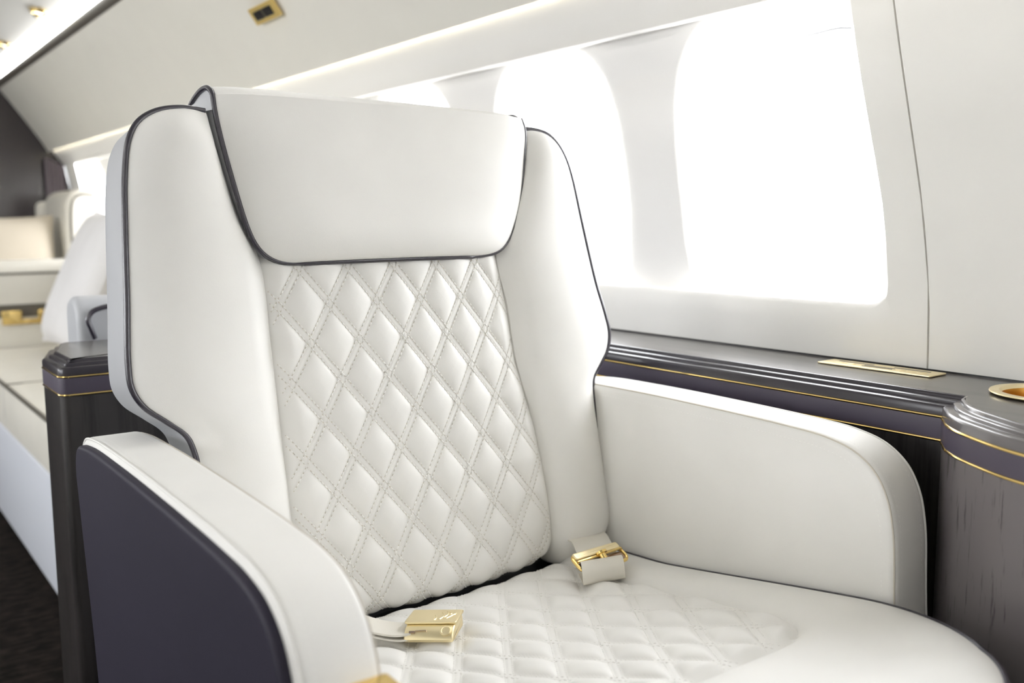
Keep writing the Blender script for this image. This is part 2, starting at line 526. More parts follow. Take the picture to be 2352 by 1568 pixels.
def wall_side(side):
    nm = 'right' if side > 0 else 'left'
    w = bpy.data.objects.new('wall_' + nm, None); COL.objects.link(w)
    tag(w, 'cream leather cabin wall with long white window recess' if side > 0 else 'cream cabin wall opposite the chair, out of view', kind='structure')
    SEAM = 0.652
    def seam_y(z): return SEAM + 0.037 * smoothstep(0.75, 1.25, z) 
    def pt(y, z, off=0.0): return (mir(wall_x(z) + off, side), y, z)
    groups = [(0.707, Y_FAR - 0.005, seam_y)] if side > 0 else []
    # --- main panel with the recess opening
    def recess_panel(y_end, y_far, y_seam, name):
        edge = recess_front('', y_end, y_far, side, w)
        mb = MB()
        # near strip + bottom strip as one ring of quads between the opening edge and the panel border
        border = []
        for (y, z) in edge:
            if z <= Z_LIP + 1e-6: border.append((y, 0.56))
            elif z < Z_LIP + 0.031:
                t = (z - Z_LIP) / 0.030
                if t < 0.5: border.append((y_end + 0.03 + (y_seam(0.56) - y_end - 0.03) * (t / 0.5), 0.56))
                else: border.append((y_seam(0.6), 0.56 + (z - 0.56) * (t - 0.5) / 0.5))
            else: border.append((y_seam(z), z))
        n = 7; V = []
        for (a, b) in zip(edge, border):
            V.append(pt(a[0], a[1], 0.030)); V.append(pt(a[0], a[1], 0.004)); V.append((lambda p: p)(pt(a[0] + (b[0] - a[0]) * .03, a[1] + (b[1] - a[1]) * .03, 0.0)))
            for k in range(1, n + 1):
                t = k / n
                V.append(pt(a[0] + (b[0] - a[0]) * t, a[1] + (b[1] - a[1]) * t, 0.0 if k < n else 0.0015))
            V.append(pt(b[0], b[1], 0.012))
        m = n + 4
        mb.add(V, grid_faces(len(edge), m))
        mb.build('wall_panel', M['wall'], w)
        # sill behind the lip
        ns = 2
        mb2 = MB()
        S = [(y_end - 0.01, y_far)]
        for a, b in S:
            mb2.add([pt(a, Z_LIP - 0.004, 0.026), pt(b, Z_LIP - 0.004, 0.026), pt(b, Z_LIP - 0.03, 0.050), pt(a, Z_LIP - 0.03, 0.050)], [(0, 1, 2, 3)])
        mb2.build('window_sill', M['recess'], w)
    def windows(centers, start, labels):
        for i, c in enumerate(centers):
            N = 56
            rings = []
            hw, zc, hz, zm = 0.172, 0.946, 0.231, 0.951
            outl, rec = [], []
            for k in range(N):
                a = 2 * PI * k / N
                ca, sa = math.cos(a), math.sin(a)
                e = 2 / 3.1
                oy = hw * math.copysign(abs(ca) ** e, ca); oz = hz * math.copysign(abs(sa) ** e, sa)
                outl.append((c + oy, zc + oz))
                # matching point on the cell border
                bw, bh = PITCH / 2, 0.251
                s = min(bw / max(abs(ca), 1e-6), bh / max(abs(sa), 1e-6))
                rec.append((c + ca * s, zm + sa * s))
            # snap nearest points on the corners of the cell
            for cy in (-1, 1):
                for cz in (-1, 1):
                    q = (c + cy * PITCH / 2, zm + cz * 0.251)
                    j = min(range(N), key=lambda t: (rec[t][0] - q[0]) ** 2 + (rec[t][1] - q[1]) ** 2)
                    rec[j] = q
            dist = [None, .0105, .0075, .0050, .0028, .0012, 0.0]
            offs = [.032, .0322, .0330, .0350, .0390, .0450, .056]
            V = []
            for dd, of in zip(dist, offs):
                for r, o in zip(rec, outl):
                    D = math.hypot(r[0] - o[0], r[1] - o[1])
                    near = max(0.0, (c - o[0]) / hw)
                    t = 0.0 if dd is None else 1 - min(0.92, dd * (1 + 4.5 * near ** 1.5) / max(D, 1e-6)) if dd > 0 else 1.0
                    V.append(pt(r[0] + (o[0] - r[0]) * t, r[1] + (o[1] - r[1]) * t, of))
            V += [pt(c + (o[0] - c) * .965, zc + (o[1] - zc) * .965, .105) for o in outl]
            F = []
            m = len(dist) + 1
            for r in range(m - 1):
                for k in range(N):
                    a = r * N + k; b = r * N + (k + 1) % N
                    F.append((a, b, b + N, a + N))
            win = bpy.data.objects.new('window_%d' % (start + i), None); COL.objects.link(win)
            tag(win, labels[i] if i < len(labels) else 'white rounded cabin window further along the wall', kind='structure')
            link_mesh('window_surround', V, F, M['recess'], win)
            P = [pt(c + (o[0] - c) * .985, zc + (o[1] - zc) * .985, .092) for o in outl]
            P2 = [pt(c + (o[0] - c) * .985, zc + (o[1] - zc) * .985, .096) for o in outl]
            F = [tuple(range(N)), tuple(range(2 * N - 1, N - 1, -1))] + [(k, (k + 1) % N, N + (k + 1) % N, N + k) for k in range(N)]
            link_mesh('pane', P + P2, F, M['pane'], win, smooth=False)
            # shade pull: thin curved lip high on the pane
            pull = catmull([pt(c + .014, 1.126, .078), pt(c - .028, 1.131, .078), pt(c - .064, 1.133, .078), pt(c - .100, 1.134, .078), pt(c - .120, 1.131, .078)], 5)
            if side > 0 and i == 0 and start == 1:
                tube('shade_pull', pull, 0.0016, M['cream_side'], win, 6, rfun=lambda t: 0.4 + 0.9 * t)
            # daylight portal
            L = bpy.data.lights.new('window_portal', 'AREA')
            L.shape = 'RECTANGLE'; L.size = hz * 2; L.size_y = hw * 2
            L.cycles.is_portal = True
            lo = bpy.data.objects.new('window_portal', L); COL.objects.link(lo)
            lo.location = pt(c, zc, .115)
            lo.rotation_euler = (0, PI / 2 if side > 0 else -PI / 2, 0)
    if side > 0:
        recess_panel(0.707, Y_FAR - 0.005, seam_y, 'window_panel')
        lab = ['large white rounded window nearest the camera, with thin shade pull', 'white rounded window beside the chair back',
               'white window just above the headrest', '', '', '', '', '', 'small far window beyond the headrest side, by the dark bulkhead']
        lab = [l or 'white rounded window hidden behind the chair back' for l in lab]
        windows([WC0 + PITCH * k for k in range(9)], 1, lab)
        link_mesh('wall_panel', [pt(y, z, 0.0) for y in (4.985, Y_FAR) for z in (Z_LIP, 0.9, 1.0, 1.1, 1.185)], grid_faces(2, 5), M['wall'], w)
        # plain panel from the seam towards the camera
        V = []
        zs = [0.56 + (1.185 - 0.56) * k / 12 for k in range(13)]
        for z in zs:
            ys = seam_y(z) - 0.0013
            V += [pt(ys, z, 0.012), pt(ys - 0.0008, z, 0.002), pt(ys - 0.004, z, 0.0), pt(0.17, z, 0.0)]
        link_mesh('wall_panel', V, grid_faces(13, 4), M['wall'], w)
        strip_v = []
        for z in zs:
            strip_v += [pt(seam_y(z) + 0.012, z, 0.0105), pt(seam_y(z) - 0.012, z, 0.0105)]
        link_mesh('seam_backing', strip_v, grid_faces(13, 2), M['wall'], w)
        # recess further forward, out of the picture
        strip('wall_panel', lowprof(Z_LIP), Y_NEAR, 0.17, M['wall'], w)
        strip('wall_panel', [(wall_x(z), z) for z in (Z_LIP, 0.9, 1.0, 1.1, 1.2)], Y_NEAR, -0.068 - PITCH * 1.5, M['wall'], w)
        windows([-0.068 - PITCH * k for k in range(0, 2)], 10, ['white rounded window forward of the chair, out of view'] * 5)
    else:
        strip('wall_panel', lowprof(Z_LIP), Y_NEAR, Y_FAR, M['wall'], w, side=side)
        strip('wall_panel', [(wall_x(z), z) for z in (Z_LIP, 0.9, 1.0, 1.1, 1.2)], Y_NEAR, WC0 - PITCH * 0.5, M['wall'], w, side=side)
        strip('wall_panel', [(wall_x(z), z) for z in (Z_LIP, 0.9, 1.0, 1.1, 1.2)], WC0 + PITCH * 6.5, Y_FAR, M['wall'], w, side=side)
        windows([WC0 + PITCH * k for k in (0, 1, 2, 3, 4, 5, 6)], 15, ['white rounded window in the opposite wall, out of view'] * 15)
    strip('lower_wall', [(1.114, 0.0), (1.114, 0.57)], Y_NEAR, Y_FAR, M['wall'], w, side=side)
    # valance: bright lower lip, then a panel leaning in to the light cove
    strip('valance', [(1.088, 1.175), (1.062, 1.1665), (1.052, 1.1655), (1.0475, 1.168), (1.046, 1.173), (1.030, 1.195), (1.010, 1.222), (1.000, 1.240), (0.996, 1.262), (0.998, 1.29)],
          Y_NEAR, Y_FAR, M['valance'], w, side=side)
wall_side(1)
wall_side(-1)

# ceiling side panels over the cove, with joints
def ceiling_side(side, parent):
    prof0 = [(0.980, 1.233), (0.9765, 1.240), (0.955, 1.278), (0.915, 1.338), (0.872, 1.400), (0.825, 1.465), (0.781, 1.525)]
    ys = [Y_NEAR, Y_FAR]
    for a, b in zip(ys, ys[1:]):
        strip('ceiling_panel', prof0, a + 0.0005, b - 0.0005, M['ceil'], parent, thick=0.012, side=side)
ceiling = bpy.data.objects.new('ceiling', None); COL.objects.link(ceiling)
tag(ceiling, 'sloping cream leather ceiling panels', kind='structure')
for s in (1, -1):
    ceiling_side(s, ceiling)
strip('ceiling_centre', [(0.770, 1.640), (0.70, 1.665), (0.5, 1.70), (CXM, 1.72), (2 * CXM - 0.5, 1.70), (2 * CXM - 0.70, 1.665), (2 * CXM - 0.770, 1.640)], Y_NEAR, Y_FAR, M['ceil_grey'], ceiling)
# roof skin that keeps daylight out behind the cove and valance
for s in (1, -1):
    strip('roof_skin', [(1.079, 1.200), (1.13, 1.225), (1.12, 1.30), (0.95, 1.55), (0.80, 1.72), (0.5, 1.80), (CXM, 1.82)], Y_NEAR, Y_FAR, M['ceil_grey'], ceiling, side=s)
for s in (1, -1):
    t = strip('trim_%d' % (1 if s > 0 else 2), [(0.783, 1.522), (0.777, 1.530), (0.777, 1.558), (0.788, 1.572)], Y_NEAR, Y_FAR, M['trim_dark'], thick=0.012, side=s)
    tag(t, 'dark bronze strip edging the ceiling light' if s > 0 else 'dark strip on the far side of the ceiling', kind='structure')
    l = strip('light_strip', [(0.790, 1.573), (0.786, 1.592), (0.766, 1.638)], Y_NEAR + 0.02, Y_FAR - 0.03, M['led'], thick=0.004, side=s)
    tag(l, 'long glowing ceiling light strip above the dark trim' if s > 0 else 'long ceiling light strip on the opposite side, out of view', 'ceiling light')
    c = strip('cove_light', [(0.9905, 1.252), (0.9875, 1.262)], Y_NEAR + 0.02, Y_FAR - 0.03, M['led_cove'], thick=0.003, side=s)
    tag(c, 'thin hidden strip lighting the valance under the ceiling panel' if s > 0 else 'thin cove light strip of the opposite side, out of view', 'cove light')

# end bulkheads
def bulkhead(name, y0, y1, mat, label):
    prof = [(1.13, 0), (1.114, 0.6), (1.09, 0.95), (1.05, 1.17), (1.0, 1.26), (0.79, 1.55), (0.79, 1.66), (0.5, 1.72), (CXM, 1.74)]
    P = prof + [(2 * CXM - x, z) for x, z in prof[::-1][1:]]
    o = slab(name, P, lambda x, z, w: Vector((x, w, z)), y0, y1, 0, mat, smooth=False)
    tag(o, label, kind='structure')
bulkhead('wall_far', Y_FAR, Y_FAR + 0.04, M['bulkhead'], 'dark glossy bulkhead at the far end of the cabin')
bulkhead('wall_near', Y_NEAR - 0.04, Y_NEAR, M['wall'], 'cream bulkhead behind the camera, out of view')
# dark drape beside the far bulkhead
V = []
for k in range(15):
    x = 0.955 + 0.006 * k
    y = Y_FAR - 0.035 - 0.012 * math.sin(k * 1.9)
    V += [(x, y, 0.02), (x, y, 1.20 - max(0, x - 0.97) * 0.5)]
cur = link_mesh('curtain', V, grid_faces(15, 2), M['curtain'])
tag(cur, 'dark mauve curtain gathered at the far bulkhead', 'curtain')

# ------------------------------------------------------------------ ceiling fittings
def ceiling_plate():
    t = empty('ceiling_fitting', 'gold rectangular fitting with two black inserts on sloping ceiling', 'ceiling fitting')
    o = Vector((0.890, 2.178, 1.3635))
    ey = Vector((0, 1, 0)); ev = Vector((0.585, 0, -0.811)).normalized(); en = ev.cross(ey) * 1.0
    if en.x > 0: en = -en
    o = o + en * 0.004
    f = lambda x, y, w: o + ey * x + ev * y + en * w
    outer = rrect(-.070, -.020, .070, .020, .003, 3)
    slab('frame', outer, f, -.004, .004, 0.001, M['gold_brushed'], t, segs=2)
    for x0, x1 in ((-.050, -.006), (.006, .050)):
        slab('insert', rrect(x0, -.0105, x1, .0105, .002, 3), f, .0035, .0062, 0.0008, M['black'], t, segs=2)
    slab('divider', rrect(-.006, -.010, .006, .010, .002, 3), f, .0035, .0052, 0.0006, M['trim_dark'], t, segs=2)
ceiling_plate()
def spotlight(x, y, z, label):
    t = empty('spotlight', label, 'spotlight', 'gold ceiling spotlights')
    o = Vector((x, y, z)); d = Vector((-0.25, 0, -1)).normalized()
    V, F = lathe_geo([(0.0, -0.006), (0.034, -0.006), (0.036, 0.0), (0.034, 0.006), (0.024, 0.009), (0.020, 0.004), (0.018, -0.002)], o, d, 20)
    link_mesh('rim', V, F, M['gold'], t)
    V, F = lathe_geo([(0.019, 0.001), (0.012, 0.005), (0.0, 0.006)], o, d, 16)
    link_mesh('lens', V, F, M['spot'], t)
    u = Vector((0, 1, 0))
    for s in (-1, 1):
        c = o + u * (s * 0.05)
        V, F = lathe_geo([(0.0, -0.004), (0.014, -0.004), (0.015, 0.004), (0.010, 0.010), (0.0, 0.012)], c, d, 14)
        link_mesh('nozzle', V, F, M['gold'], t)
spotlight(0.742, 3.94, 1.649, 'gold ceiling spotlight beside the light strip, nearer of two')
spotlight(0.742, 4.72, 1.649, 'gold ceiling spotlight beside the light strip, farther of two at frame edge')

# ================================================================== SIDE CABINETS
LED_PROF = [(-0.0200, 0.6930), (-0.0180, 0.6928), (-0.0170, 0.6918), (-0.0166, 0.6900), (-0.0160, 0.6888), (-0.0108, 0.6880), (-0.0098, 0.6872), (-0.0095, 0.6850), (-0.0088, 0.6840), (-0.0030, 0.6832), (-0.0010, 0.6822), (0.0, 0.6800), (0.0, 0.6718), (-0.0016, 0.6708)]
BAND_PROF = [(-0.0016, 0.6692), (0.0002, 0.6684), (0.0004, 0.6660), (0.0004, 0.6490), (0.0002, 0.6462), (-0.0016, 0.6454)]
BODY_PROF = [(-0.0016, 0.6436), (-0.0006, 0.6426), (-0.0006, 0.40), (-0.0006, 0.0)]
def sweep(path, prof, out_sign):
    """profile (offset, z) along a 2-D path; offset is measured to the room side"""
    P = [Vector(p) for p in path]; n = len(P); V = []
    for i in range(n):
        a = P[max(i - 1, 0)]; b = P[min(i + 1, n - 1)]
        e1 = (P[i] - a).normalized() if i > 0 else (b - P[i]).normalized()
        e2 = (b - P[i]).normalized() if i < n - 1 else e1
        n1 = Vector((-e1.y, e1.x)); n2 = Vector((-e2.y, e2.x))
        nn = (n1 + n2).normalized(); c = max(0.45, nn.dot(n1))
        nn = nn * (out_sign / c)
        for d, z in prof: V.append((P[i].x + nn.x * d, P[i].y + nn.y * d, z))
    return V, grid_faces(n, len(prof))
def offset_path(path, d, out_sign):
    V, _ = sweep(path, [(d, 0)], out_sign)
    return [(v[0], v[1]) for v in V]

def cabinet(t, path, back, out_sign, body_mat, top_mat, mold_mat):
    V, F = sweep(path, LED_PROF, out_sign); link_mesh('moulding', V, F, mold_mat, t)
    V, F = sweep(path, BAND_PROF, out_sign); link_mesh('band', V, F, M['band'], t)
    V, F = sweep(path, BODY_PROF, out_sign); link_mesh('body', V, F, body_mat, t)
    for z in (0.6700, 0.6445):
        tube('gold_inlay', [(x, y, z) for x, y in offset_path(path, -0.0002, out_sign)], 0.0016, M['gold'], t, 8)['label'] = 'polished gold inlay line'
    top = offset_path(path, -0.0200, out_sign)
    poly = [(x, y) for x, y in top] + back
    link_mesh('top', [(x, y, 0.6930) for x, y in poly] + [(x, y, 0.684) for x, y in poly],
              [tuple(range(len(poly))), tuple(range(2 * len(poly) - 1, len(poly) - 1, -1))], top_mat, t, smooth=False)

led = empty('side_ledge', 'dark wood side ledge with gold inlay lines running below the windows to a rounded cabinet', 'cabinet')
pts = catmull([(0.958, 0.5405), (0.944, 0.5300), (0.925, 0.516), (0.905, 0.494), (0.886, 0.463), (0.868, 0.428), (0.856, 0.385), (0.850, 0.33), (0.848, 0.24)], 6)
path = [(0.962, 4.10 - 0.43 * k) for k in range(0, 9)]
path = path[:9] + [(0.962, 0.5405)] + [tuple(p) for p in resample([Vector((0.962, 0.5405))] + pts, 46)[1:]] + [(0.848, -0.1), (0.848, -0.8)]
split = 9
def part_of(V, F, n, lo, hi):
    """faces of the sweep between two path stations"""
    fs = F[lo * (n - 1):hi * (n - 1)]
    used = sorted({i for f in fs for i in f}); mp = {i: k for k, i in enumerate(used)}
    return [V[i] for i in used], [tuple(mp[i] for i in f) for f in fs]
for prof, nm_, m0, m1 in ((LED_PROF, 'moulding', M['lacquer'], M['lacquer_lit']), (BAND_PROF, 'band', M['band'], M['band']), (BODY_PROF, 'body', M['wood_dark'], M['wood_lit'])):
    V, F = sweep(path, prof, -1)
    for lo, hi, mm in ((0, split, m0), (split, len(path) - 1, m1)):
        v_, f_ = part_of(V, F, len(prof), lo, hi)
        link_mesh(nm_, v_, f_, mm, led)
for z in (0.6700, 0.6445):
    line = [(x, y, z) for x, y in offset_path(path, -0.0002, -1)]
    for seg_ in (line[:split + 1], line[split:]):
        tube('gold_inlay', seg_, 0.0016, M['gold'], led, 8)['label'] = 'polished gold inlay line'
# top surface: quads from the moulding's inner edge to the wall, with a hole left for the cup holder
CUP = (1.052, 0.474); CUP_R = 0.047
top = offset_path(path, -0.0200, -1)
V, F = [], []
def top_strip(tops):
    b = len(V)
    for x, y in tops: V.extend([(x, y, 0.693), (1.118, y, 0.693)])
    F.extend([(b + 2 * i, b + 2 * i + 1, b + 2 * i + 3, b + 2 * i + 2) for i in range(len(tops) - 1)])
def interp_x(y):
    for (x0, y0), (x1, y1) in zip(top, top[1:]):
        if y1 <= y <= y0: return x0 + (x1 - x0) * (y - y0) / (y1 - y0 - 1e-12)
    return top[-1][0]
yA, yB = CUP[1] + 0.0485, CUP[1] - 0.0500
top_strip([p for p in top if p[1] > yA] + [(interp_x(yA), yA)])
top_strip([(interp_x(yB), yB)] + [p for p in top if p[1] < yB])
strip('shadow_gap_strip', [(1.1095, 0.6932), (1.1095, 0.6955)], -0.8, 4.1, M['black'], led)  # black strip painting the shadow gap between wall and ledge
# patch round the cup: ring from circle to patch border
N = 48; ring_i = [(CUP[0] + CUP_R * math.cos(2 * PI * k / N), CUP[1] + CUP_R * math.sin(2 * PI * k / N)) for k in range(N)]
ring_o = []
for k in range(N):
    a = 2 * PI * k / N; ca, sa = math.cos(a), math.sin(a)
    best = 9
    if sa > 1e-6: best = min(best, (yA - CUP[1]) / sa)
    if sa < -1e-6: best = min(best, (yB - CUP[1]) / sa)
    if ca > 1e-6: best = min(best, (1.118 - CUP[0]) / ca)
    if ca < -1e-6:
        lo, hi = 0.0, 0.5
        for _ in range(40):
            mid = (lo + hi) / 2
            yy = CUP[1] + sa * mid
            if CUP[0] + ca * mid < interp_x(min(yA, max(yB, yy))): hi = mid
            else: lo = mid
        best = min(best, lo)
    ring_o.append((CUP[0] + ca * best, CUP[1] + sa * best))
for q in ((1.118, yA), (1.118, yB), (interp_x(yA), yA), (interp_x(yB), yB)):
    j = min(range(N), key=lambda t: (ring_o[t][0] - q[0]) ** 2 + (ring_o[t][1] - q[1]) ** 2); ring_o[j] = q
b = len(V)
V += [(x, y, 0.693) for x, y in ring_i] + [(x, y, 0.693) for x, y in ring_o]
F += [(b + k, b + (k + 1) % N, b + N + (k + 1) % N, b + N + k) for k in range(N)]
link_mesh('top', V, F, M['wood_top'], led, smooth=False)
# cup holder
V, F = lathe_geo([(0.0475, 0.0002), (0.0560, 0.0004), (0.0590, 0.0022), (0.0585, 0.0034), (0.0530, 0.0042), (0.0490, 0.0036), (0.0466, 0.0)], (CUP[0], CUP[1], 0.6932), (0, 0, 1), 48)
cup = link_mesh('cup_holder', V, F, M['gold_satin'], led); cup['label'] = 'round gold cup holder sunk in the ledge'
V, F = lathe_geo([(0.0466, 0.0), (0.0455, -0.006), (0.0450, -0.020), (0.0440, -0.052), (0.041, -0.056), (0.0, -0.056)], (CUP[0], CUP[1], 0.6932), (0, 0, 1), 48)
link_mesh('cup_liner', V, F, M['gold_deep'], cup)
# slotted gold plate
def vent():
    o = Vector((1.0755, 0.6920, 0.6934)); ang = 0.02
    ey = Vector((math.sin(ang), -math.cos(ang), 0)); ex = Vector((math.cos(ang), math.sin(ang), 0))
    f = lambda x, y, w: o + ey * x + ex * y + Vector((0, 0, w))
    pl = slab('vent_plate', rrect(-.078, -.0190, .078, .0190, .002, 3), f, 0, .0022, .0007, M['gold_satin'], led, segs=2)
    pl['label'] = 'gold slotted plate set in the ledge top'
    for x0, x1, y0, y1 in ((-.062, -.012, .006, .0095), (-.020, .022, -.003, .0005), (-.020, .022, -.0090, -.0062), (.016, .064, .006, .0095)):
        slab('slot', rrect(x0, y0, x1, y1, .0012, 3), f, .0020, .0025, 0, M['trim_dark'], pl, segs=2)
    for x in (-.054, -.036, .032, .046, .060):
        V, F = lathe_geo([(0.0, .0032), (.0042, .0031), (.0056, .0027), (.0058, .0020)], f(x, -.005, 0), (0, 0, 1), 14)
        link_mesh('button', V, F, M['gold_satin'], pl)
vent()

# cabinet that stands behind the chair
cab = empty('end_cabinet', 'dark wood cabinet end with stepped top and two gold lines, behind the armchair', 'cabinet')
corner = [(0.2625 + 0.012 * (1 - math.cos(a)), 1.4185 + 0.012 * (1 - math.sin(a))) for a in [PI / 2 * k / 5 for k in range(6)]]
cpath = [(0.300, 1.655), (0.290, 1.640), (0.2665, 1.552), (0.2625, 1.540)] + corner + [(0.40, 1.4185), (0.62, 1.4185), (0.92, 1.4185)]
cabinet(cab, cpath, [(0.92, 1.655)], -1, M['wood_dark'], M['wood_top'], M['lacquer'])

# ================================================================== ARMCHAIR
chair = empty('armchair', 'white leather aircraft armchair with diamond quilted back, dark piping and winged headrest', 'armchair')
P0 = Vector((0.58, 0.952, 0.456))
TV = Vector((0, 0.031, 0.203)).normalized()
NV = Vector((1, 0, 0)).cross(TV)           # towards the sitter
def BP(a, b, h=0.0): return P0 + Vector((a, 0, 0)) + TV * b + NV * h

ROLL_R = 0.036
def BR(a, b, h=0.0):
    """backrest point whose lower edge rolls under on a radius"""
    b0 = -0.026 + 0.010 * (a / 0.27) ** 2 + ROLL_R
    if b >= b0: return BP(a, b, h)
    ang = min((b0 - b) / ROLL_R, 2.0)
    return BP(a, b0 - (ROLL_R + h) * math.sin(ang), -ROLL_R + (ROLL_R + h) * math.cos(ang))

LO = [(-.266, -.060), (-.268, 0.0), (-.270, .090), (-.271, .165), (-.274, .190), (-.281, .209), (-.301, .227), (-.320, .243), (-.330, .262), (-.3315, .285), (-.327, .347), (-.321, .435), (-.317, .479), (-.310, .515), (-.299, .534), (-.280, .546), (-.253, .551), (-.229, .549)]
RO = [(.262, -.060), (.272, 0.0), (.282, .023), (.279, .065), (.277, .103), (.2735, .150), (.272, .190), (.275, .214), (.291, .233), (.304, .249), (.3105, .272), (.306, .300), (.295, .342), (.279, .433), (.270, .487), (.262, .514), (.250, .534), (.235, .546), (.215, .551), (.196, .552)]
LI = [(-.168, -.060), (-.170, -.020), (-.173, .095), (-.176, .185), (-.178, .291), (-.182, .389), (-.2005, .435), (-.2150, .496), (-.2255, .540), (-.2290, .549)]
RI = [(.184, -.060), (.186, 0.0), (.185, .070), (.174, .158), (.153, .246), (.147, .320), (.137, .389), (.150, .420), (.172, .470), (.185, .505), (.194, .550)]
def p2(pts, n=6): return [(p.x, p.y) for p in catmull([(a, b, 0) for a, b in pts], n)]
LOs, ROs, LIs, RIs = p2(LO), p2(RO), p2(LI), p2(RI)

# shell: outline pushed back, side faces show at the left
outline = LOs + [( -.20, .556), (0, .559), (.17, .557)] + ROs[::-1]
V, F = slab_geo(inset2(outline, 0.0), lambda a, b, w: BP(a, b, w), -0.055, -0.112, 0.0, 0.030, 6)
NO = len(outline); b_ = len(V)
V += [BP(a, b, -0.0005) for a, b in outline]
F += [(b_ + i, b_ + (i + 1) % NO, (i + 1) % NO, i) for i in range(NO)]
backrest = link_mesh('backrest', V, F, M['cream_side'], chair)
backrest['label'] = 'winged back shell in pale leather'

def wing(outer, inner, name):
    nv, nu = 90, 22
    O = resample([(a, b, 0) for a, b in outer], nv); I = resample([(a, b, 0) for a, b in inner], nv)
    V = []
    for j in range(nv):
        for i in range(nu):
            u = i / (nu - 1)
            p = O[j].lerp(I[j], u)
            wid = (O[j] - I[j]).length
            amp = 0.020 * smoothstep(0.0, 0.10, wid)
            # rolls up from the piping, broad crown, falls into the seam
            h = amp * (1 - (1 - min(1, u / 0.45)) ** 2.2) if u < 0.45 else amp * (1 - ((u - 0.45) / 0.55) ** 2.4)
            h -= 0.008 * smoothstep(0.86, 1.0, u)
            h -= 0.002 * (1 - smoothstep(0, 0.04, u))
            # rolls under at the bottom
            bb = p.y
            V.append(BR(p.x, p.y, h))
        p = I[j]; V.append(BR(p.x, p.y, -0.035))
    return link_mesh('wing_bolster', V, grid_faces(nv, nu + 1), M['cream'], backrest)
wing(LOs, LIs, 'left')
wing(ROs, RIs, 'right')

# ---- diamond quilting shared by back and seat
PER = 0.0590
def quilt_h(p, q, H=0.0060, band=0.0042):
    """p, q: signed line coordinates of the two families; distances to nearest line in metres"""
    def d(v): return abs(v - round(v)) * PER * 0.83
    d1, d2 = d(p), d(q)
    def s(x): return 1 - math.exp(-max(0.0, x - band) / 0.0065)
    ridge = 0.0006 * (max(0, 1 - (d1 / 0.0028) ** 2) + max(0, 1 - (d2 / 0.0028) ** 2))
    return H * s(d1) * s(d2) + ridge
B0 = 0.379
def back_pq(a, b):
    r = (B0 - b) / 0.0431
    a0 = 0.036
    return ((a - a0 - r * (0.0295 + 0.0034)) / PER, (a - a0 + r * (0.0295 - 0.0034)) / PER)
def seam_lerp(pts, b):
    for (a0, b0), (a1, b1) in zip(pts, pts[1:]):
        if b0 <= b <= b1: return a0 + (a1 - a0) * (b - b0) / (b1 - b0 + 1e-12)
    return pts[-1][0] if b > pts[-1][1] else pts[0][0]
def back_h(a, b):
    l, r = seam_lerp(LI, b), seam_lerp(RI, b)
    u = (a - l) / (r - l)
    e = min(u, 1 - u) * (r - l)
    edge = 1 - math.exp(-max(0, e) / 0.008)
    c = 4 * u * (1 - u)
    p, q = back_pq(a, b)
    fade = smoothstep(0.0, 0.022, e) * smoothstep(-0.060, -0.025, b)
    h = -0.012 + 0.009 * edge + 0.008 * c + quilt_h(p, q) * fade
    h -= 0.014 * smoothstep(0.384, 0.402, b)
    return h
na, nb = 330, 420
V = []
for j in range(nb):
    b = -0.062 + 0.50 * j / (nb - 1)
    l, r = seam_lerp(LI, b) - 0.0015, seam_lerp(RI, b) + 0.0015
    for i in range(na):
        a = l + (r - l) * i / (na - 1)
        V.append(BR(a, b, back_h(a, b)))
quilt = link_mesh('quilted_panel', V, grid_faces(na and nb, na), M['cream'], backrest)
quilt['label'] = 'diamond quilted centre panel'
mb = MB(); mh = MB()
def clip_runs(pts, ok):
    run = []
    for p in pts:
        if ok(p): run.append(p)
        else:
            if len(run) > 2: yield run
            run = []
    if len(run) > 2: yield run
def back_ok(p):
    a, b = p
    return -0.040 < b < 0.40 and seam_lerp(LI, b) + 0.004 < a < seam_lerp(RI, b) - 0.004
for fam in (1, -1):
    sl = (0.0295 + 0.0034) if fam > 0 else -(0.0295 - 0.0034)
    for k in range(-14, 15):
        for off in (-0.0040, 0.0040):
            line = []
            for s in range(0, 400):
                b = 0.40 - 0.45 * s / 399
                r = (B0 - b) / 0.0431
                a = 0.036 + k * PER + off * 1.2 + r * sl
                line.append((a, b))
            for run in clip_runs(line, back_ok):
                stitches(mb, [BR(a, b, back_h(a, b)) for a, b in run], lambda c: NV, pitch=0.0056, ln=0.0044, w=0.0018, h=0.0010, lift=0.0005, holes=mh)
tag(mh.build('stitch_holes', M['hole'], backrest, smooth=False), kind='stuff')
st = mb.build('stitching', M['thread'], backrest, smooth=False); tag(st, kind='stuff')

# pipings of the backrest
tube('piping', [BR(a, b, -0.0015) for a, b in LOs], 0.0033, M['piping'], backrest, 10)
tube('piping', [BR(a, b, -0.0012) for a, b in ROs], 0.0034, M['piping'], backrest, 10)

# ---- headrest: a flap that rolls over the top
HL = [(-.140, .3835), (-.155, .3840), (-.167, .3868), (-.1775, .3925), (-.186, .402), (-.194, .420), (-.208, .482), (-.2165, .530), (-.219, .552), (-.2195, .566)]
HR = [(.095, .3850), (.112, .3860), (.126, .3885), (.138, .3935), (.149, .404), (.159, .420), (.174, .455), (.187, .510), (.1935, .548), (.190, .563)]
nrow = 60
def side_profile(x_front):
    """from the flap's lower edge over the top to the back: list of (h, b)"""
    return [(-.004, x_front[0][1])]
HLs = resample([(a, b, 0) for a, b in p2(HL)], 40); HRs = resample([(a, b, 0) for a, b in p2(HR)], 40)
rows = []
for j in range(40):
    l, r = HLs[j], HRs[j]
    t = j / 39
    rows.append((l.x, l.y, 0.004, r.x, r.y, 0.004, t))
